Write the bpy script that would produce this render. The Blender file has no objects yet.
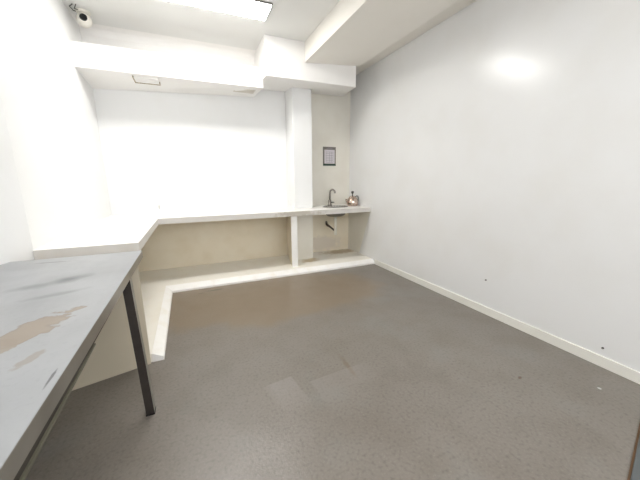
import bpy, bmesh, math, random
from mathutils import Vector, Matrix
random.seed(7)
S = bpy.context.scene
COL = S.collection

# ---------------------------------------------------------------- camera
cam_d = bpy.data.cameras.new('camera'); cam = bpy.data.objects.new('camera', cam_d); COL.objects.link(cam)
cam_d.sensor_fit = 'HORIZONTAL'; cam_d.sensor_width = 36.0
cam_d.lens = 36.0 * 294.277 / 640.0
cam_d.clip_start = 0.02
r = Vector((0.91567512, -0.40187126, -0.00621029)); u = Vector((0.08752029, 0.18428906, 0.97896769)); f = Vector((0.3922745, 0.89695988, -0.20392079))
cam.matrix_world = Matrix(((r.x, u.x, -f.x, 0), (r.y, u.y, -f.y, 0), (r.z, u.z, -f.z, 1.3), (0, 0, 0, 1)))
S.camera = cam

# ---------------------------------------------------------------- world, light level
w = bpy.data.worlds.new('world'); S.world = w; w.use_nodes = True
w.node_tree.nodes['Background'].inputs[0].default_value = (0.95, 0.97, 1.0, 1)
w.node_tree.nodes['Background'].inputs[1].default_value = 2.2
S.view_settings.view_transform = 'Standard'; S.view_settings.look = 'None'
S.view_settings.exposure = 1.1; S.view_settings.gamma = 1.0; S.view_settings.use_curve_mapping = False
LIGHT_STRENGTH = 17.0

# ---------------------------------------------------------------- materials
def srgb(c):
    return tuple(((v/255)/12.92 if v/255 <= 0.04045 else ((v/255+0.055)/1.055)**2.4) for v in c) + (1,)

def noise_mix(nt, cur, coord, scale, amount, col, detail=5, lo=0.45, hi=0.7, stretch=None):
    N, L = nt.nodes, nt.links
    n = N.new('ShaderNodeTexNoise'); n.inputs['Scale'].default_value = scale; n.inputs['Detail'].default_value = detail
    if stretch:
        mp = N.new('ShaderNodeMapping'); mp.inputs['Scale'].default_value = stretch
        L.new(coord, mp.inputs[0]); L.new(mp.outputs[0], n.inputs['Vector'])
    else:
        L.new(coord, n.inputs['Vector'])
    mr = N.new('ShaderNodeMapRange'); mr.inputs[1].default_value = lo; mr.inputs[2].default_value = hi
    mr.inputs[3].default_value = 0; mr.inputs[4].default_value = amount
    L.new(n.outputs['Fac'], mr.inputs[0])
    m = N.new('ShaderNodeMix'); m.data_type = 'RGBA'
    L.new(mr.outputs[0], m.inputs[0]); L.new(cur, m.inputs[6]); m.inputs[7].default_value = col
    return m.outputs[2]

def blob(nt, cur, coord, centre, size, rot, col, amount=1.0, edge=0.25, wob=0.6, nscale=14):
    """an irregular elliptical stain of its own colour"""
    N, L = nt.nodes, nt.links
    mp = N.new('ShaderNodeMapping'); mp.vector_type = 'TEXTURE'
    mp.inputs['Location'].default_value = centre; mp.inputs['Rotation'].default_value = rot; mp.inputs['Scale'].default_value = size
    n = N.new('ShaderNodeTexNoise'); n.inputs['Scale'].default_value = nscale; n.inputs['Detail'].default_value = 5
    L.new(coord, n.inputs['Vector']); L.new(coord, mp.inputs[0])
    ln = N.new('ShaderNodeVectorMath'); ln.operation = 'LENGTH'; L.new(mp.outputs[0], ln.inputs[0])
    a = N.new('ShaderNodeMath'); a.operation = 'MULTIPLY_ADD'; L.new(n.outputs['Fac'], a.inputs[0]); a.inputs[1].default_value = wob*2; a.inputs[2].default_value = -wob
    b = N.new('ShaderNodeMath'); b.operation = 'ADD'; L.new(ln.outputs['Value'], b.inputs[0]); L.new(a.outputs[0], b.inputs[1])
    mr = N.new('ShaderNodeMapRange'); mr.inputs[1].default_value = 1-edge; mr.inputs[2].default_value = 1.0
    mr.inputs[3].default_value = amount; mr.inputs[4].default_value = 0; L.new(b.outputs[0], mr.inputs[0])
    m = N.new('ShaderNodeMix'); m.data_type = 'RGBA'
    L.new(mr.outputs[0], m.inputs[0]); L.new(cur, m.inputs[6]); m.inputs[7].default_value = col
    return m.outputs[2]

def mat(name, base, rough=0.5, metal=0.0, layers=(), blobs=(), bump=0.0, bscale=60, spec=0.5, rvar=0.0, emit=None, es=0, trans=0, patches=()):
    m = bpy.data.materials.new(name); m.use_nodes = True
    nt = m.node_tree; N, L = nt.nodes, nt.links; p = N['Principled BSDF']
    tc = N.new('ShaderNodeNewGeometry').outputs['Position']
    rgb = N.new('ShaderNodeRGB'); rgb.outputs[0].default_value = srgb(base); cur = rgb.outputs[0]
    for l in layers: cur = noise_mix(nt, cur, tc, *l)
    for b in blobs: cur = blob(nt, cur, tc, *b)
    for (px, py), rot, wd, ln, am in patches:   # trowelled repair patch: crisp far edge and one crisp side, worn out towards the rest
        mp = N.new('ShaderNodeMapping'); mp.vector_type = 'TEXTURE'; mp.inputs['Location'].default_value = (px, py, 0); mp.inputs['Rotation'].default_value = (0, 0, rot); mp.inputs['Scale'].default_value = (-wd, -ln, 1)
        L.new(tc, mp.inputs[0]); sx = N.new('ShaderNodeSeparateXYZ'); L.new(mp.outputs[0], sx.inputs[0])
        def step(sock, lo, hi, a, b):
            q = N.new('ShaderNodeMapRange'); q.inputs[1].default_value = lo; q.inputs[2].default_value = hi; q.inputs[3].default_value = a; q.inputs[4].default_value = b; L.new(sock, q.inputs[0]); return q.outputs[0]
        def mul(a, b):
            q = N.new('ShaderNodeMath'); q.operation = 'MULTIPLY'; L.new(a, q.inputs[0]); L.new(b, q.inputs[1]); return q.outputs[0]
        k = mul(mul(step(sx.outputs[0], 0, 0.05, 0, 1), step(sx.outputs[0], 0.7, 1.0, 1, 0)), mul(step(sx.outputs[1], 0, 0.01, 0, am), step(sx.outputs[1], 0.1, 0.9, 1, 0)))
        m2 = N.new('ShaderNodeMix'); m2.data_type = 'RGBA'; L.new(k, m2.inputs[0]); L.new(cur, m2.inputs[6]); m2.inputs[7].default_value = srgb((164, 158, 154)); cur = m2.outputs[2]
    L.new(cur, p.inputs['Base Color'])
    p.inputs['Roughness'].default_value = rough; p.inputs['Metallic'].default_value = metal
    p.inputs['Specular IOR Level'].default_value = spec
    p.inputs['Transmission Weight'].default_value = trans
    if rvar:
        n = N.new('ShaderNodeTexNoise'); n.inputs['Scale'].default_value = 5; n.inputs['Detail'].default_value = 4; L.new(tc, n.inputs['Vector'])
        mr = N.new('ShaderNodeMapRange'); mr.inputs[1].default_value = 0.3; mr.inputs[2].default_value = 0.7
        mr.inputs[3].default_value = max(0.02, rough-rvar); mr.inputs[4].default_value = rough+rvar
        L.new(n.outputs['Fac'], mr.inputs[0]); L.new(mr.outputs[0], p.inputs['Roughness'])
    if bump:
        n = N.new('ShaderNodeTexNoise'); n.inputs['Scale'].default_value = bscale; n.inputs['Detail'].default_value = 4; L.new(tc, n.inputs['Vector'])
        bp = N.new('ShaderNodeBump'); bp.inputs['Strength'].default_value = bump; bp.inputs['Distance'].default_value = 0.01
        L.new(n.outputs['Fac'], bp.inputs['Height']); L.new(bp.outputs[0], p.inputs['Normal'])
    if emit:
        p.inputs['Emission Color'].default_value = emit; p.inputs['Emission Strength'].default_value = es
    return m

M = {}
M['wall'] = mat('white_gloss_paint', (238, 238, 237), 0.42, layers=[(3.0, 0.25, srgb((232, 231, 226)))], bump=0.06, bscale=9,
                blobs=[((-0.393, 4.55, 0.935), (0.012, 0.3, 0.035), (0, 0, 0), srgb((190, 188, 182)), 0.8, 0.3, 0.1)])
M['wall_right'] = mat('glossy_white_wall_paint', (234, 234, 233), 0.228, layers=[(2.0, 0.35, srgb((226, 224, 219)))], bump=0.08, bscale=7, rvar=0.03, spec=0.5)
M['alcove'] = mat('ivory_wall_paint', (232, 228, 217), 0.4, layers=[(4.0, 0.4, srgb((222, 216, 202)))], bump=0.05, bscale=12)
M['ceiling'] = mat('matt_ceiling_paint', (231, 231, 228), 0.75, layers=[(2.0, 0.3, srgb((228, 225, 220)))])
M['soffit'] = mat('soffit_paint', (245, 243, 240), 0.6, layers=[(3.0, 0.3, srgb((240, 236, 231)))])
M['beam'] = mat('beam_paint', (242, 238, 230), 0.6, layers=[(3.0, 0.35, srgb((236, 231, 222)))])
M['cream'] = mat('aged_cream_paint', (238, 227, 204), 0.5, layers=[(5.0, 0.6, srgb((228, 214, 186)), 6, 0.4, 0.7), (1.5, 0.4, srgb((242, 235, 218)))], bump=0.08, bscale=20,
                 blobs=[((1.95, 4.5, 0.2), (0.5, 0.3, 0.16), (0, 0, 0), srgb((214, 204, 190)), 0.7, 0.4, 0.5)])
M['plinth'] = mat('worn_white_plinth_paint', (246, 242, 232), 0.45, layers=[(6.0, 0.35, srgb((236, 226, 206)), 6, 0.5, 0.75)], bump=0.06, bscale=25,
                  blobs=[((2.3, 4.4, 0.065), (0.42, 0.18, 0.1), (0, 0, 0), srgb((176, 152, 110)), 0.75, 0.6, 0.6),
                         ((1.62, 4.1, 0.065), (0.2, 0.12, 0.1), (0, 0, 0.4), srgb((196, 172, 124)), 0.7, 0.6, 0.6)])
M['curb'] = mat('white_curb_paint', (248, 246, 242), 0.4, layers=[(9.0, 0.35, srgb((232, 224, 206)), 6, 0.5, 0.7)])
M['slab'] = mat('painted_concrete_worktop', (243, 241, 236), 0.4, layers=[(5.0, 0.25, srgb((234, 226, 214)), 6, 0.5, 0.7)])
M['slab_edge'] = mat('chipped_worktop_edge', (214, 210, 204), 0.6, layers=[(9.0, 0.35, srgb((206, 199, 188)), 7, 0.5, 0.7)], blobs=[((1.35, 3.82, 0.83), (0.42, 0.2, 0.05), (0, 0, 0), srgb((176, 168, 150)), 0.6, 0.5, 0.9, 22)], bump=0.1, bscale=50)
M['floor'] = mat('sealed_concrete_floor', (126, 119, 111), 0.335,
    layers=[(1.1, 0.55, srgb((134, 127, 119)), 6, 0.4, 0.65), (4.0, 0.4, srgb((106, 97, 86)), 7, 0.45, 0.75),
            (60.0, 0.6, srgb((90, 83, 75)), 4, 0.5, 0.75), (120.0, 0.35, srgb((158, 153, 146)), 3, 0.52, 0.75),
            (2.2, 0.25, srgb((128, 134, 132)), 5, 0.55, 0.75)],
    blobs=[((0.75, 3.15, 0), (1.5, 0.75, 1), (0, 0, -0.1), srgb((136, 119, 98)), 0.65, 0.2, 0.3, 3),
           ((0.18, 3.56, 0), (0.11, 0.018, 1), (0, 0, 0.05), srgb((70, 62, 50)), 0.7, 0.5, 0.9, 60),
           ((0.02, 3.52, 0), (0.04, 0.012, 1), (0, 0, 0.0), srgb((80, 72, 60)), 0.6, 0.5, 0.9, 60),
           ((1.9, 1.05, 0), (0.022, 0.012, 1), (0, 0, 0.3), srgb((90, 66, 46)), 0.8, 0.4, 0.5, 60),
           ((2.25, 0.78, 0), (0.012, 0.012, 1), (0, 0, 0), srgb((205, 205, 200)), 0.9, 0.4, 0.5, 60),
           ((0.92, 1.63, 0), (0.022, 0.17, 1), (0, 0, -0.05), srgb((112, 94, 72)), 0.55, 0.6, 0.6, 30)],
    bump=0.12, bscale=70, rvar=0.04, spec=0.5, patches=[((0.52, 1.69), 0.16, 0.21, 0.42, 0.28), ((0.60, 1.585), 0.08, -0.5, 0.35, 0.2)])
M['steel_top'] = mat('dull_steel_sheet', (172, 174, 176), 0.36, 0.35,
    layers=[(3.0, 0.5, srgb((156, 157, 158)), 6, 0.4, 0.65), (8.0, 0.35, srgb((190, 191, 192)), 6, 0.5, 0.75, (1, 0.2, 1)), (70.0, 0.3, srgb((150, 152, 154)), 4, 0.55, 0.75)],
    blobs=[((-0.50, 1.155, 0.835), (0.064, 0.160, 0.2), (0, 0, -0.5), srgb((138, 124, 110)), 0.8, 0.10, 0.9, 16),
           ((-0.50, 1.155, 0.835), (0.060, 0.155, 0.2), (0, 0, -0.5), srgb((160, 148, 134)), 0.9, 0.2, 0.9, 16),
           ((-0.545, 1.05, 0.835), (0.045, 0.07, 0.2), (0, 0, -0.5), srgb((156, 144, 130)), 0.85, 0.12, 0.9, 20),
           ((-0.43, 0.95, 0.835), (0.018, 0.05, 0.2), (0, 0, -0.4), srgb((150, 138, 124)), 0.6, 0.3, 0.8, 30),
           ((-0.56, 1.72, 0.835), (0.10, 0.06, 0.2), (0, 0, 0.5), srgb((96, 98, 102)), 0.75, 0.8, 0.5, 12),
           ((-0.66, 1.66, 0.835), (0.16, 0.05, 0.2), (0, 0, 0.3), srgb((116, 118, 120)), 0.6, 0.8, 0.6, 12),
           ((-0.54, 1.50, 0.835), (0.13, 0.03, 0.2), (0, 0, 0.3), srgb((124, 126, 128)), 0.55, 0.8, 0.6, 16),
           ((-0.76, 2.13, 0.835), (0.13, 0.007, 0.2), (0, 0, -0.1), srgb((90, 90, 90)), 0.8, 0.5, 0.9, 40),
           ((-0.344, 0.83, 0.835), (0.004, 0.06, 0.2), (0, 0, 0.0), srgb((90, 90, 90)), 0.8, 0.5, 0.7, 30)], spec=0.5, rvar=0.06)
M['fascia'] = mat('tarnished_steel_edge', (148, 144, 136), 0.34, 0.6, layers=[(6.0, 0.5, srgb((118, 113, 104)), 5, 0.4, 0.7)])
M['dark_steel'] = mat('dark_painted_steel', (58, 52, 48), 0.45, 0.3, layers=[(20.0, 0.5, srgb((44, 38, 36)), 5, 0.4, 0.7)])
M['leg_lit_side'] = mat('lit_grey_steel', (150, 147, 138), 0.4, 0.5, layers=[(14.0, 0.5, srgb((120, 116, 106)), 5, 0.4, 0.7)])  # leg sides only: paler than the front, side light painted into the colour
M['olive'] = mat('olive_grey_steel_lip', (112, 110, 94), 0.4, 0.5)
M['panel'] = mat('end_panel_paint', (207, 197, 176), 0.5, layers=[(3.0, 0.4, srgb((200, 189, 166)))])
M['chrome'] = mat('brushed_chrome', (140, 134, 128), 0.25, 1.0)
M['steel'] = mat('sink_steel', (136, 132, 126), 0.3, 1.0, layers=[(20.0, 0.4, srgb((120, 116, 110)))])
M['pvc'] = mat('white_plastic_pipe', (232, 228, 214), 0.4)
M['brown_pipe'] = mat('dark_rubber_pipe', (66, 54, 42), 0.5)
M['kettle'] = mat('polished_kettle_metal', (206, 190, 178), 0.12, 1.0, layers=[(35.0, 0.6, srgb((150, 112, 92)), 4, 0.48, 0.6)], bump=0.25, bscale=30)  # reddish-brown mottling paints reflections into the metal colour
M['black'] = mat('black_plastic', (28, 28, 30), 0.25)
M['knob'] = mat('dark_knob_plastic', (70, 70, 66), 0.4)
M['cam_white'] = mat('camera_shell_plastic', (236, 232, 222), 0.4)
M['vent'] = mat('aged_vent_plastic', (222, 216, 206), 0.6)
M['rust'] = mat('stained_frame_paint', (196, 182, 158), 0.6, layers=[(40.0, 0.7, srgb((120, 100, 72)), 4, 0.45, 0.6)])
M['sign_frame'] = mat('grey_sign_frame', (126, 120, 112), 0.5)
M['sign_paper'] = mat('sign_paper', (214, 208, 212), 0.6)
M['sign_ink'] = mat('sign_ink', (140, 134, 140), 0.6)
M['sign_green'] = mat('dark_green_band', (44, 70, 58), 0.5)
M['base'] = mat('ivory_baseboard_paint', (238, 236, 228), 0.4, layers=[(5.0, 0.35, srgb((226, 223, 212)))])
M['bolt'] = mat('dark_bolt_metal', (60, 52, 46), 0.5, 0.4)
M['alu'] = mat('worn_aluminium', (120, 124, 126), 0.35, 0.8)
M['brass'] = mat('brown_metal_edge', (104, 78, 52), 0.45, 0.5)
M['lamp_frame'] = mat('lamp_frame_grey', (120, 118, 114), 0.5)
M['diffuser'] = mat('lit_diffuser', (255, 255, 255), 0.5, emit=(1.0, 0.99, 0.97, 1), es=LIGHT_STRENGTH)

M['added_fill_dim'] = mat('added_fill_diffuser_dim', (255, 255, 255), 0.5, emit=(1.0, 0.99, 0.97, 1), es=LIGHT_STRENGTH*0.6)

# ---------------------------------------------------------------- mesh helpers
def finish(name, bm, mats, parent=None, bevel=0.0, smooth=False, label=None):
    if bevel:
        es = [e for e in bm.edges if len(e.link_faces) == 2 and e.calc_face_angle(0) > 0.5]
        bmesh.ops.bevel(bm, geom=es, offset=bevel, segments=2, affect='EDGES', profile=0.6)
    bmesh.ops.recalc_face_normals(bm, faces=bm.faces)
    me = bpy.data.meshes.new(name); bm.to_mesh(me); bm.free()
    for m in (mats if isinstance(mats, (list, tuple)) else [mats]): me.materials.append(M[m])
    if smooth:
        for p in me.polygons: p.use_smooth = True
    o = bpy.data.objects.new(name, me); COL.objects.link(o)
    if parent:
        o.parent = parent; o.matrix_parent_inverse = Matrix.Translation(-parent.location)
    if label: o['label'] = label
    return o

def prism(bm, pts, z0, z1, mi=0, side_mi=None):
    """vertical prism over a plan polygon"""
    a = [bm.verts.new((x, y, z0)) for x, y in pts]; b = [bm.verts.new((x, y, z1)) for x, y in pts]
    n = len(pts)
    fs = [bm.faces.new(a[::-1]), bm.faces.new(b)]
    for fc in fs: fc.material_index = mi
    for i in range(n):
        fc = bm.faces.new((a[i], a[(i+1) % n], b[(i+1) % n], b[i])); fc.material_index = mi if side_mi is None else side_mi
    return bm

def box(bm, x0, x1, y0, y1, z0, z1, mi=0):
    return prism(bm, [(x0, y0), (x1, y0), (x1, y1), (x0, y1)], z0, z1, mi)

def hexa(bm, lo, hi, mi=0):
    """solid from 4 low points and 4 high points"""
    a = [bm.verts.new(p) for p in lo]; b = [bm.verts.new(p) for p in hi]
    fs = [bm.faces.new(a[::-1]), bm.faces.new(b)]
    for i in range(4): fs.append(bm.faces.new((a[i], a[(i+1) % 4], b[(i+1) % 4], b[i])))
    for fc in fs: fc.material_index = mi
    return fs

def lathe(bm, prof, cx, cy, seg=32, sx=1, sy=1, cap=True):
    rings = []
    for rr, z in prof:
        rings.append([bm.verts.new((cx + sx*rr*math.cos(2*math.pi*i/seg), cy + sy*rr*math.sin(2*math.pi*i/seg), z)) for i in range(seg)])
    for a, b in zip(rings, rings[1:]):
        for i in range(seg): bm.faces.new((a[i], a[(i+1) % seg], b[(i+1) % seg], b[i]))
    if cap:
        bm.faces.new(rings[0][::-1]); bm.faces.new(rings[-1])
    return bm

def tube(bm, pts, rad, seg=12):
    pts = [Vector(p) for p in pts]; rings = []
    prev = None
    for i, p in enumerate(pts):
        d = (pts[min(i+1, len(pts)-1)] - pts[max(i-1, 0)]).normalized()
        if prev is None:
            up = Vector((0, 0, 1)) if abs(d.z) < 0.9 else Vector((1, 0, 0))
            n = d.cross(up).normalized()
        else:
            n = (prev - d*prev.dot(d)).normalized()
        prev = n; b = d.cross(n)
        rr = rad[i] if isinstance(rad, (list, tuple)) else rad
        rings.append([bm.verts.new(p + rr*(n*math.cos(2*math.pi*k/seg) + b*math.sin(2*math.pi*k/seg))) for k in range(seg)])
    for a, b in zip(rings, rings[1:]):
        for k in range(seg): bm.faces.new((a[k], a[(k+1) % seg], b[(k+1) % seg], b[k]))
    bm.faces.new(rings[0][::-1]); bm.faces.new(rings[-1])
    return bm

def empty(name, loc, label, cat, group=None):
    o = bpy.data.objects.new(name, None); COL.objects.link(o); o.location = loc; o.empty_display_size = 0.1
    o['label'] = label; o['category'] = cat
    if group: o['group'] = group
    return o

def tag(o, label, cat, group=None):
    o['label'] = label; o['category'] = cat
    if group: o['group'] = group
    return o

def struct(name, bm, mats, label, cat='wall', bevel=0):
    o = finish(name, bm, mats, None, bevel); o['kind'] = 'structure'; o['label'] = label; o['category'] = cat
    return o

nb = bmesh.new
XR, YB, ZC, YF = 2.54, 4.55, 2.96, -1.6
XL = -0.945        # left wall beside the built-in counter
XL2 = -1.16        # left wall beside the steel table

# ---------------------------------------------------------------- the room
struct('floor', box(nb(), -1.6, 2.9, YF-0.2, YB+0.3, -0.2, 0), 'floor', 'worn grey-brown sealed concrete floor of the whole room', 'floor')
struct('ceiling', box(nb(), -1.6, 2.9, YF-0.2, YB+0.3, ZC, ZC+0.2), 'ceiling', 'flat white ceiling of the room', 'ceiling')
struct('wall_right', box(nb(), XR, XR+0.2, YF-0.2, YB+0.3, 0, ZC), 'wall_right', 'glossy white right wall with a lamp reflection')
struct('wall_left', prism(nb(), [(XL, YB), (XL, 2.41), (XL2, 1.70), (XL2, YF), (-1.5, YF), (-1.5, YB)], 0, ZC), 'wall', 'white left wall behind steel table')
struct('wall_back', box(nb(), -1.5, XR, YB, YB+0.2, 0, ZC), ['wall'], 'white back wall above the long worktop')
bm = nb(); box(bm, -1.5, XR, YF-0.2, YF, 0, 1.25); box(bm, -1.5, XR, YF-0.2, YF, 2.7, ZC); box(bm, -1.5, -0.9, YF-0.2, YF, 1.25, 2.7)  # unseen wall; its wide opening is added to let in fill light
struct('wall_front', bm, 'wall', 'white wall behind the viewer with wide opening added for fill light')
# pilaster left of the sink alcove
struct('trim_1', box(nb(), 1.432, 1.715, 4.2, YB, 0, 2.60), 'wall', 'square white pillar beside the sink alcove', 'pillar', 0.004)
# alcove lining
struct('trim_2', box(nb(), 1.715, XR, YB-0.02, YB, 0.8, ZC), 'alcove', 'ivory wall face of the sink alcove', 'wall')
# big duct casing, right part
def slab_poly(pts, z0, z1): return prism(nb(), pts, z0, z1)
bm = nb(); hexa(bm, [(0.967, 3.8, 2.522), (2.21, 3.8, 2.522), (2.40, YB, 2.60), (0.967, YB, 2.56)], [(0.967, 3.8, ZC), (2.21, 3.8, ZC), (2.40, YB, ZC), (0.967, YB, ZC)])
struct('trim_3', bm, 'soffit', 'white boxed duct casing over the sink alcove', 'duct casing', 0.008)
# lower left duct casing, its top part set back
bm = nb(); hexa(bm, [(XL, 3.97, 2.42), (0.967, 3.97, 2.425), (0.967, YB, 2.455), (XL, YB, 2.365)], [(XL, 3.97, 2.655), (0.967, 3.97, 2.655), (0.967, YB, 2.655), (XL, YB, 2.655)])
struct('trim_4', bm, 'soffit', 'long low white duct casing along the back wall', 'duct casing', 0.006)
bm = nb()
prof = [(4.40, 2.655), (4.40, 2.88), (4.385, 2.915), (4.36, 2.94), (4.32, 2.955), (4.28, ZC), (YB, ZC), (YB, 2.655)]
va = [bm.verts.new((XL, y, z)) for y, z in prof]; vb = [bm.verts.new((0.967, y, z)) for y, z in prof]
bm.faces.new(va); bm.faces.new(vb[::-1])
for i in range(len(prof)): bm.faces.new((va[i], vb[i], vb[(i+1) % len(prof)], va[(i+1) % len(prof)]))
struct('trim_5', bm, 'soffit', 'set-back upper face of duct casing curving into ceiling', 'duct casing')
# ceiling beam, with its shallower step against the right wall
bm = nb(); hexa(bm, [(1.47, YF, 2.73), (2.262, YF, 2.79), (2.262, 3.8, 2.79), (1.47, 3.8, 2.73)], [(1.47, YF, ZC), (2.262, YF, ZC), (2.262, 3.8, ZC), (1.47, 3.8, ZC)])
struct('trim_6', bm, 'beam', 'wide white ceiling beam running along the right side', 'beam', 0.008)
bm = nb(); prism(bm, [(2.262, YF), (XR, YF), (XR, YB-0.02), (2.40, YB-0.02), (2.262, 3.8)], 2.875, ZC)
struct('trim_7', bm, 'beam', 'narrow raised strip between ceiling beam and right wall', 'beam')
# baseboard, right wall
struct('baseboard_right', box(nb(), XR-0.012, XR, 0.36, 3.68, 0, 0.075), 'base', 'thin ivory baseboard along the right wall', 'baseboard', 0.003)
# floor track at the doorway
bm = nb()
d = Vector((0.965, 0.262)); n = Vector((-0.262, 0.965)); p0 = Vector((1.30, 0.27))
def strip(bm, off, wd, z, L=1.18, mi=0):
    a = p0 + n*off; b = a + d*L
    prism(bm, [tuple(a), tuple(b), tuple(b + n*wd), tuple(a + n*wd)], 0, z, mi)
strip(bm, 0.048, 0.008, 0.006, mi=1); strip(bm, 0.0, 0.046, 0.010, mi=0)
struct('trim_8', bm, ['alu', 'brass'], 'metal floor track at the room entrance', 'floor track')
# ---------------------------------------------------------------- built-in counter
ctr = empty('built_in_counter', (0.8, 4.2, 0), 'long white built-in masonry worktop on low plinth along back wall', 'counter')
ZT, ZU = 0.863, 0.797
# worktop with an opening for the sink
SX, SY, SRX, SRY = 2.105, 4.19, 0.188, 0.150
bm = nb()
outer = [(XL, 2.40), (-0.362, 2.385), (-0.357, 3.81), (XR, 3.835), (XR, YB-0.02), (1.715, YB-0.02), (1.715, 4.2), (1.432, 4.2), (1.432, YB), (XL, YB)]
def ring_faces(z, flip):
    ov = [bm.verts.new((x, y, z)) for x, y in outer]
    iv = [bm.verts.new((SX + SRX*math.cos(2*math.pi*i/24), SY + SRY*math.sin(2*math.pi*i/24), z)) for i in range(24)]
    eds = [bm.edges.new((ov[i], ov[(i+1) % len(ov)])) for i in range(len(ov))] + [bm.edges.new((iv[i], iv[(i+1) % 24])) for i in range(24)]
    bmesh.ops.triangle_fill(bm, edges=eds, use_beauty=True)
    return ov, iv
ov1, iv1 = ring_faces(ZT, False); ov0, iv0 = ring_faces(ZU, True)
for a, b in ((ov0, ov1), (iv0, iv1)):
    k = len(a)
    for i in range(k):
        fc = bm.faces.new((a[i], a[(i+1) % k], b[(i+1) % k], b[i])); fc.material_index = 1
finish('worktop', bm, ['slab', 'slab_edge'], ctr)
# plinth
ZP = 0.065
bm = nb()
prism(bm, [(XL, 2.25), (-0.35, 2.25), (-0.35, 3.755), (XR, 3.755), (XR, YB-0.01), (1.715, YB-0.01), (1.715, 4.2), (1.432, 4.2), (1.432, YB-0.01), (XL, YB-0.01)], 0, ZP)
finish('plinth', bm, 'plinth', ctr)
# sloped curb: profile swept along the L
bm = nb()
path = [((-0.276, 2.247), (-0.352, 2.247)), ((-0.282, 3.672), (-0.352, 3.757)), ((XR, 3.69), (XR, 3.757))]
rows = []
for (ox, oy), (ix, iy) in path:
    mx, my = ox*0.93 + ix*0.07, oy*0.93 + iy*0.07
    rows.append([bm.verts.new(v) for v in ((ox, oy, 0), (ox, oy, 0.022), (mx, my, 0.030), (ix, iy, ZP+0.004), (ix, iy, 0))])
for a, b in zip(rows, rows[1:]):
    for i in range(5): bm.faces.new((a[i], a[(i+1) % 5], b[(i+1) % 5], b[i]))
bm.faces.new(rows[0]); bm.faces.new(rows[-1][::-1])
finish('curb', bm, 'curb', ctr, label='bright white sloped curb')
# cream back panels in the niches
bm = nb(); box(bm, XL+0.01, 1.40, YB-0.012, YB, ZP, ZU); finish('back_panel', bm, 'cream', ctr, label='cream painted niche back')
bm = nb(); box(bm, 1.715, XR, YB-0.012, YB, ZP, ZU); finish('back_panel', bm, 'cream', ctr, label='stained cream niche back under sink')
bm = nb(); box(bm, XL, XL+0.01, 2.42, YB-0.012, ZP, ZU); finish('niche_side_or_shadow', bm, 'cream', ctr, label='cream painted niche side')
bm = nb(); hexa(bm, [(XR-0.002, 4.16, ZP), (XR, 4.16, ZP), (XR, YB-0.012, ZP), (XR-0.002, YB-0.012, ZP)], [(XR-0.002, 3.86, ZU), (XR, 3.86, ZU), (XR, YB-0.012, ZU), (XR-0.002, YB-0.012, ZU)]); finish('niche_side_or_shadow', bm, 'alcove', ctr, label='ivory sheet painting the worktop shadow on right wall')  # thin ivory sheet cut to the worktop's shadow on the right wall
bm = nb(); prism(bm, [(1.25, 3.85), (1.338, 3.85), (1.432, 4.2), (1.432, YB-0.012), (1.40, YB-0.012)], ZP, ZU, 1)
bm.faces.ensure_lookup_table(); bm.faces[2].material_index = 0
finish('partition', bm, ['curb', 'cream'], ctr)
bm = nb(); box(bm, 1.434, 1.713, 4.194, 4.2, ZP, ZU); finish('back_panel', bm, 'alcove', ctr, label='ivory facing below the pillar')
# end panel below the short arm, slightly skewed
bm = nb(); prism(bm, [(-1.045, 2.050), (-0.362, 2.232), (-0.362, 2.252), (-0.985, 2.262)], 0, 0.775)
finish('end_panel', bm, 'panel', ctr)

# ---------------------------------------------------------------- steel table
tb = empty('steel_table', (-0.73, 1.35, 0), 'grey steel-topped work table with dark square legs and brown stain', 'table')
TX, TY0, TY1, TZ = -0.326, 0.42, 2.245, 0.835
bm = nb()
prism(bm, [(XL2, TY0), (TX, TY0), (TX, TY1), (-0.995, TY1), (XL2, 1.70)], TZ-0.006, TZ)
finish('tabletop', bm, ['steel_top'], tb, 0.0025)
bm = nb()
box(bm, TX-0.006, TX+0.001, TY0, TY1, TZ-0.046, TZ-0.0015)
box(bm, -0.99, TX-0.006, TY1-0.006, TY1, TZ-0.046, TZ-0.006)
box(bm, XL2, TX-0.006, TY0, TY0+0.006, TZ-0.051, TZ-0.006)
finish('folded_edge', bm, 'fascia', tb, 0.0015, label='darker folded steel edge')
bm = nb()   # dark under-rail, thinning towards the back
hexa(bm, [(TX-0.04, TY0+0.03, TZ-0.072), (TX-0.004, TY0+0.03, TZ-0.072), (TX-0.004, 1.35, TZ-0.055), (TX-0.04, 1.35, TZ-0.055)],
         [(TX-0.04, TY0+0.03, TZ-0.05), (TX-0.004, TY0+0.03, TZ-0.05), (TX-0.004, 1.35, TZ-0.05), (TX-0.04, 1.35, TZ-0.05)])
box(bm, XL2+0.03, TX-0.05, 1.70, 1.735, TZ-0.05, TZ-0.012)
box(bm, XL2+0.03, TX-0.05, 0.50, 0.54, TZ-0.05, TZ-0.012)
finish('frame_rail', bm, 'dark_steel', tb)
bm = nb()
hexa(bm, [(TX-0.03, TY0+0.03, TZ-0.082), (TX+0.001, TY0+0.03, TZ-0.082), (TX+0.001, 1.1, TZ-0.064), (TX-0.03, 1.1, TZ-0.064)],
         [(TX-0.03, TY0+0.03, TZ-0.072), (TX+0.001, TY0+0.03, TZ-0.072), (TX+0.001, 1.1, TZ-0.0585), (TX-0.03, 1.1, TZ-0.0585)])
finish('rail_lip', bm, 'olive', tb, label='olive-grey lower lip')
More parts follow.
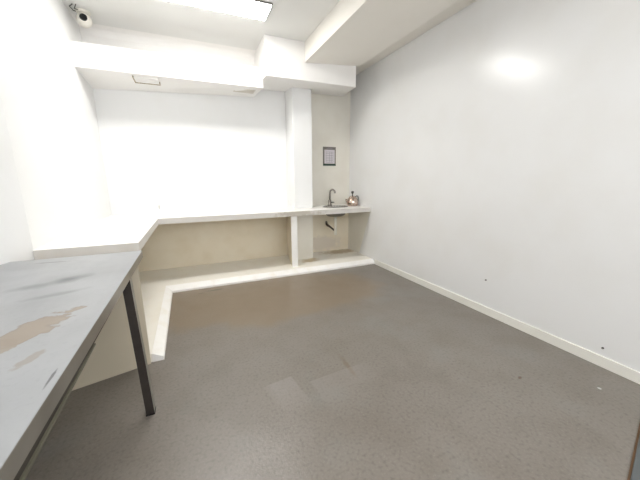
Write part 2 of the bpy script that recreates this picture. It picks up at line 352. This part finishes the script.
def leg(xt, yt, xb, yb):
    bm = nb(); s = 0.041; dpt = 0.05
    lo = [(xb, yb, 0.002), (xb+s, yb, 0.002), (xb+s, yb+dpt, 0.002), (xb, yb+dpt, 0.002)]
    hi = [(xt, yt, TZ-0.046), (xt+s, yt, TZ-0.046), (xt+s, yt+dpt, TZ-0.046), (xt, yt+dpt, TZ-0.046)]
    fs = hexa(bm, lo, hi)
    fs[3].material_index = 1; fs[5].material_index = 1
    l = finish('leg', bm, ['dark_steel', 'leg_lit_side'], tb)
    bm = nb(); box(bm, xb-0.002, xb+s+0.002, yb-0.002, yb+dpt+0.002, 0, 0.008)
    ft = finish("foot", bm, "black", None); ft.parent = l
leg(-0.370, 1.76, -0.330, 1.69)
leg(-0.370, 0.50, -0.370, 0.50)
leg(XL2+0.03, 1.76, XL2+0.03, 1.72)
leg(XL2+0.03, 0.50, XL2+0.03, 0.50)

# ---------------------------------------------------------------- ceiling lights
def ceiling_light(x0, x1, y0, y1, label, m='diffuser'):
    z = ZC
    t = empty('ceiling_light', ((x0+x1)/2, (y0+y1)/2, z), label, 'ceiling light')
    bm = nb(); fw = 0.008
    for a in ((x0, x1, y0, y0+fw), (x0, x1, y1-fw, y1), (x0, x0+fw, y0+fw, y1-fw), (x1-fw, x1, y0+fw, y1-fw)): box(bm, *a, z-0.016, z)
    box(bm, x1-fw, x1, y0, y1, z-0.0245, z)
    finish('frame', bm, 'lamp_frame', t)
    bm = nb(); box(bm, x0+fw, x1-fw, y0+fw, y1-fw, z-0.024, z-0.004)
    finish('diffuser', bm, m, t)
    return t
ceiling_light(-0.31, 0.893, 3.15, 3.455, 'long bright rectangular ceiling light panel above the room')
ceiling_light(-0.32, 0.893, -0.35, -0.04, 'unseen second ceiling light panel added over the viewer for fill light', 'added_fill_dim')  # out of view, added for fill light

# ---------------------------------------------------------------- security camera
cx, cy = -0.820, 4.03
sc = empty('security_camera', (cx, cy, ZC), 'small white dome security camera with dark lens in ceiling corner', 'camera')
bm = nb(); lathe(bm, [(0.062, ZC), (0.064, ZC-0.012), (0.055, ZC-0.022)], cx, cy); finish('mount', bm, 'cam_white', sc, smooth=False)
def ball(bm, c, rad, dirv=None, cut=None, seg=24):
    bmesh.ops.create_uvsphere(bm, u_segments=seg, v_segments=16, radius=rad, matrix=Matrix.Translation(c)); return bm
bm = nb(); tube(bm, [(cx, cy, ZC-0.02), (cx, cy, ZC-0.07)], 0.045, 24); ball(bm, (cx, cy, ZC-0.080), 0.066); finish('housing', bm, 'cam_white', sc, smooth=True)
c0 = Vector((cx, cy, ZC-0.08)); dl = (Vector((0, 0, 1.3)) - c0).normalized(); dl = (dl + Vector((-0.05, 0, 0.42))).normalized()
bm = nb(); tube(bm, [c0 + dl*0.03, c0 + dl*0.064, c0 + dl*0.072], [0.034, 0.032, 0.027], 24); finish('lens', bm, 'black', sc, label='round black lens')
bm = nb(); tube(bm, [(cx-0.03, cy, ZC-0.012), (cx-0.07, cy-0.03, ZC-0.02), (cx-0.085, cy-0.09, ZC-0.012), (cx-0.05, cy-0.13, ZC-0.006)], 0.004, 8)
tube(bm, [(cx-0.02, cy-0.04, ZC-0.012), (cx-0.05, cy-0.08, ZC-0.02), (cx-0.02, cy-0.14, ZC-0.006)], 0.0035, 8)
finish('cable', bm, 'knob', sc, smooth=True, label='short dark loose cable')

# ---------------------------------------------------------------- soffit fittings
ZS = 2.42
hp = empty('access_hatch', (-0.33, 4.12, ZS), 'stained square access hatch frame in the duct casing underside', 'access hatch')
bm = nb(); x0, x1, y0, y1 = -0.46, -0.20, 4.03, 4.22
for a in ((x0, x1, y1-0.012, y1), (x0, x0+0.010, y0, y1), (x1-0.008, x1, y1-0.09, y1)): box(bm, *a, 2.390, 2.43)
finish('hatch_frame', bm, 'rust', hp)
bm = nb(); box(bm, x0+0.012, x1-0.010, y0+0.014, y1-0.014, 2.396, 2.43); finish('hatch_panel', bm, 'soffit', hp, label='off-white hatch panel')
ZS = 2.430
vt = empty('ceiling_vent', (0.75, 4.2, ZS), 'small rectangular slatted vent in duct casing near the pillar', 'vent')
bm = nb(); x0, x1, y0, y1 = 0.64, 0.90, 4.10, 4.27
for a in ((x0, x1, y0, y0+0.014), (x0, x1, y1-0.014, y1), (x0, x0+0.014, y0+0.014, y1-0.014), (x1-0.014, x1, y0+0.014, y1-0.014)): box(bm, *a, ZS-0.008, ZS+0.03)
finish('vent_frame', bm, 'vent', vt)
bm = nb()
for i in range(6): box(bm, x0+0.014, x1-0.014, y0+0.022+i*0.024, y0+0.036+i*0.024, ZS-0.005, ZS+0.03)
finish('slats', bm, 'vent', vt)

# ---------------------------------------------------------------- wall notice
YA = YB-0.02
sg = empty('wall_notice', (2.15, YA, 1.66), 'small framed notice with green bottom band on alcove wall', 'notice')
x0, x1, z0, z1 = 2.042, 2.270, 1.508, 1.806
bm = nb(); box(bm, x0, x1, YA-0.012, YA, z0, z1); finish('frame', bm, 'sign_frame', sg, 0.002)
bm = nb(); box(bm, x0+0.022, x1-0.022, YA-0.0135, YA-0.012, z0+0.035, z1-0.045); finish('paper', bm, 'sign_paper', sg, label='pale printed sheet')
bm = nb(); box(bm, x0, x1, YA-0.0145, YA-0.012, z0, z0+0.030); finish('footer_band', bm, 'sign_green', sg, label='dark green band')
bm = nb()
gx0, gx1, gz0, gz1 = x0+0.05, x1-0.05, z0+0.055, z1-0.08
for i in range(7):
    z = gz0 + (gz1-gz0)*i/6; box(bm, gx0, gx1, YA-0.0145, YA-0.0135, z-0.0022, z+0.0022)
for i in (0, 2, 3, 4):
    x = gx0 + (gx1-gx0)*i/4; box(bm, x-0.002, x+0.002, YA-0.0145, YA-0.0135, gz0, gz1)
box(bm, x0+0.06, x1-0.06, YA-0.0145, YA-0.012, z1-0.030, z1-0.016)
finish('printed_table', bm, 'sign_ink', sg, label='faint printed grid')

# ---------------------------------------------------------------- sink and tap
sk = empty('sink', (SX, SY, ZT), 'oval steel sink basin set into the worktop in the alcove', 'sink')
def ell(prof, cx, cy, ax, ay, seg=36, cap=False):
    bm = nb(); rings = []
    for k, z in prof: rings.append([bm.verts.new((cx + ax*k*math.cos(2*math.pi*i/seg), cy + ay*k*math.sin(2*math.pi*i/seg), z)) for i in range(seg)])
    for a, b in zip(rings, rings[1:]):
        for i in range(seg): bm.faces.new((a[i], a[(i+1) % seg], b[(i+1) % seg], b[i]))
    if cap: bm.faces.new(rings[-1])
    return bm
finish('basin', ell([(1.0, ZT), (0.98, ZT-0.02), (0.96, ZT-0.08), (0.90, ZT-0.115), (0.7, ZT-0.145), (0.15, ZT-0.155)], SX, SY, SRX, SRY, cap=True), 'steel', sk, smooth=True)
finish('rim', ell([(1.0, ZT-0.002), (0.99, ZT+0.006), (1.06, ZT+0.008), (1.12, ZT+0.005), (1.13, ZT+0.0005)], SX, SY, SRX, SRY), 'steel', sk, smooth=True)
bm = nb(); tube(bm, [(SX, SY, ZT-0.15), (SX, SY, 0.41)], 0.022, 16); finish('drain_pipe', bm, 'pvc', sk, smooth=True, label='white plastic drain pipe')
bm = nb(); tube(bm, [(SX, SY+0.022, 0.47), (SX-0.03, SY+0.03, 0.50), (SX-0.07, SY+0.04, 0.535), (SX-0.115, SY+0.06, 0.567), (SX-0.10, SY+0.12, 0.575), (SX, YB-0.012, 0.575)], [0.014, 0.014, 0.015, 0.021, 0.018, 0.016], 12)
finish('waste_pipe', bm, 'brown_pipe', sk, smooth=True, label='dark bent waste pipe')

fx, fy = 2.115, 4.42
fc = empty('faucet', (fx, fy, ZT), 'tall curved chrome faucet standing behind the sink', 'faucet')
bm = nb(); lathe(bm, [(0.036, ZT), (0.036, ZT+0.012), (0.028, ZT+0.02), (0.026, ZT+0.085), (0.014, ZT+0.10)], fx, fy, 20); finish('body', bm, 'chrome', fc, smooth=True)
bm = nb()
pts = [(fx, fy, ZT+0.09), (fx, fy, ZT+0.20)]
for i in range(9):
    a = math.pi - math.pi*i/8*1.05
    pts.append((fx + 0.036 + 0.036*math.cos(a), fy - 0.02 - 0.02*math.cos(a) , ZT+0.21 + 0.05*math.sin(a)))
tube(bm, pts, 0.0135, 12); finish('spout', bm, 'chrome', fc, smooth=True)
bm = nb(); tube(bm, [(fx+0.015, fy, ZT+0.05), (fx+0.05, fy-0.01, ZT+0.055), (fx+0.075, fy-0.015, ZT+0.05)], [0.012, 0.010, 0.007], 10); finish('lever', bm, 'knob', fc, smooth=True, label='dark lever')

# ---------------------------------------------------------------- kettle
kx, ky = 2.428, 4.22
kt = empty('kettle', (kx, ky, ZT), 'shiny round kettle with dark knob on worktop beside sink', 'kettle')
bm = nb(); lathe(bm, [(0.075, ZT), (0.088, ZT+0.008), (0.096, ZT+0.04), (0.095, ZT+0.075), (0.082, ZT+0.11), (0.062, ZT+0.132), (0.056, ZT+0.136)], kx, ky); finish('body', bm, 'kettle', kt, smooth=True)
bm = nb(); lathe(bm, [(0.057, ZT+0.136), (0.054, ZT+0.144), (0.035, ZT+0.158), (0.012, ZT+0.165)], kx, ky); lid = finish('lid', bm, 'kettle', kt, smooth=True)
bm = nb(); lathe(bm, [(0.009, ZT+0.163), (0.010, ZT+0.195), (0.020, ZT+0.205), (0.023, ZT+0.225), (0.016, ZT+0.236)], kx, ky, 20)
kn = finish('knob', bm, 'knob', None, smooth=True, label='dark tall knob'); kn.parent = lid
bm = nb(); tube(bm, [(kx-0.08, ky-0.01, ZT+0.05), (kx-0.115, ky-0.015, ZT+0.075), (kx-0.13, ky-0.018, ZT+0.115)], [0.022, 0.015, 0.010], 12); finish('spout', bm, 'kettle', kt, smooth=True)
bm = nb(); tube(bm, [(kx+0.055, ky, ZT+0.135), (kx+0.075, ky, ZT+0.160), (kx+0.10, ky, ZT+0.155), (kx+0.112, ky, ZT+0.12), (kx+0.108, ky, ZT+0.07), (kx+0.09, ky, ZT+0.05)], 0.008, 10); finish('handle', bm, 'knob', kt, smooth=True, label='dark curved handle')

# ---------------------------------------------------------------- bolts in the right wall
for (y, z, lab) in ((1.827, 0.336, 'small dark bolt in right wall, farther and higher one'), (0.907, 0.135, 'small dark bolt low in right wall near the baseboard')):
    bm = nb(); tube(bm, [(XR, y, z), (XR-0.004, y, z), (XR-0.005, y, z), (XR-0.014, y, z)], [0.007, 0.007, 0.004, 0.003], 10)
    tag(finish('wall_bolt', bm, 'bolt'), lab, 'bolt', 'bolts in the right wall')
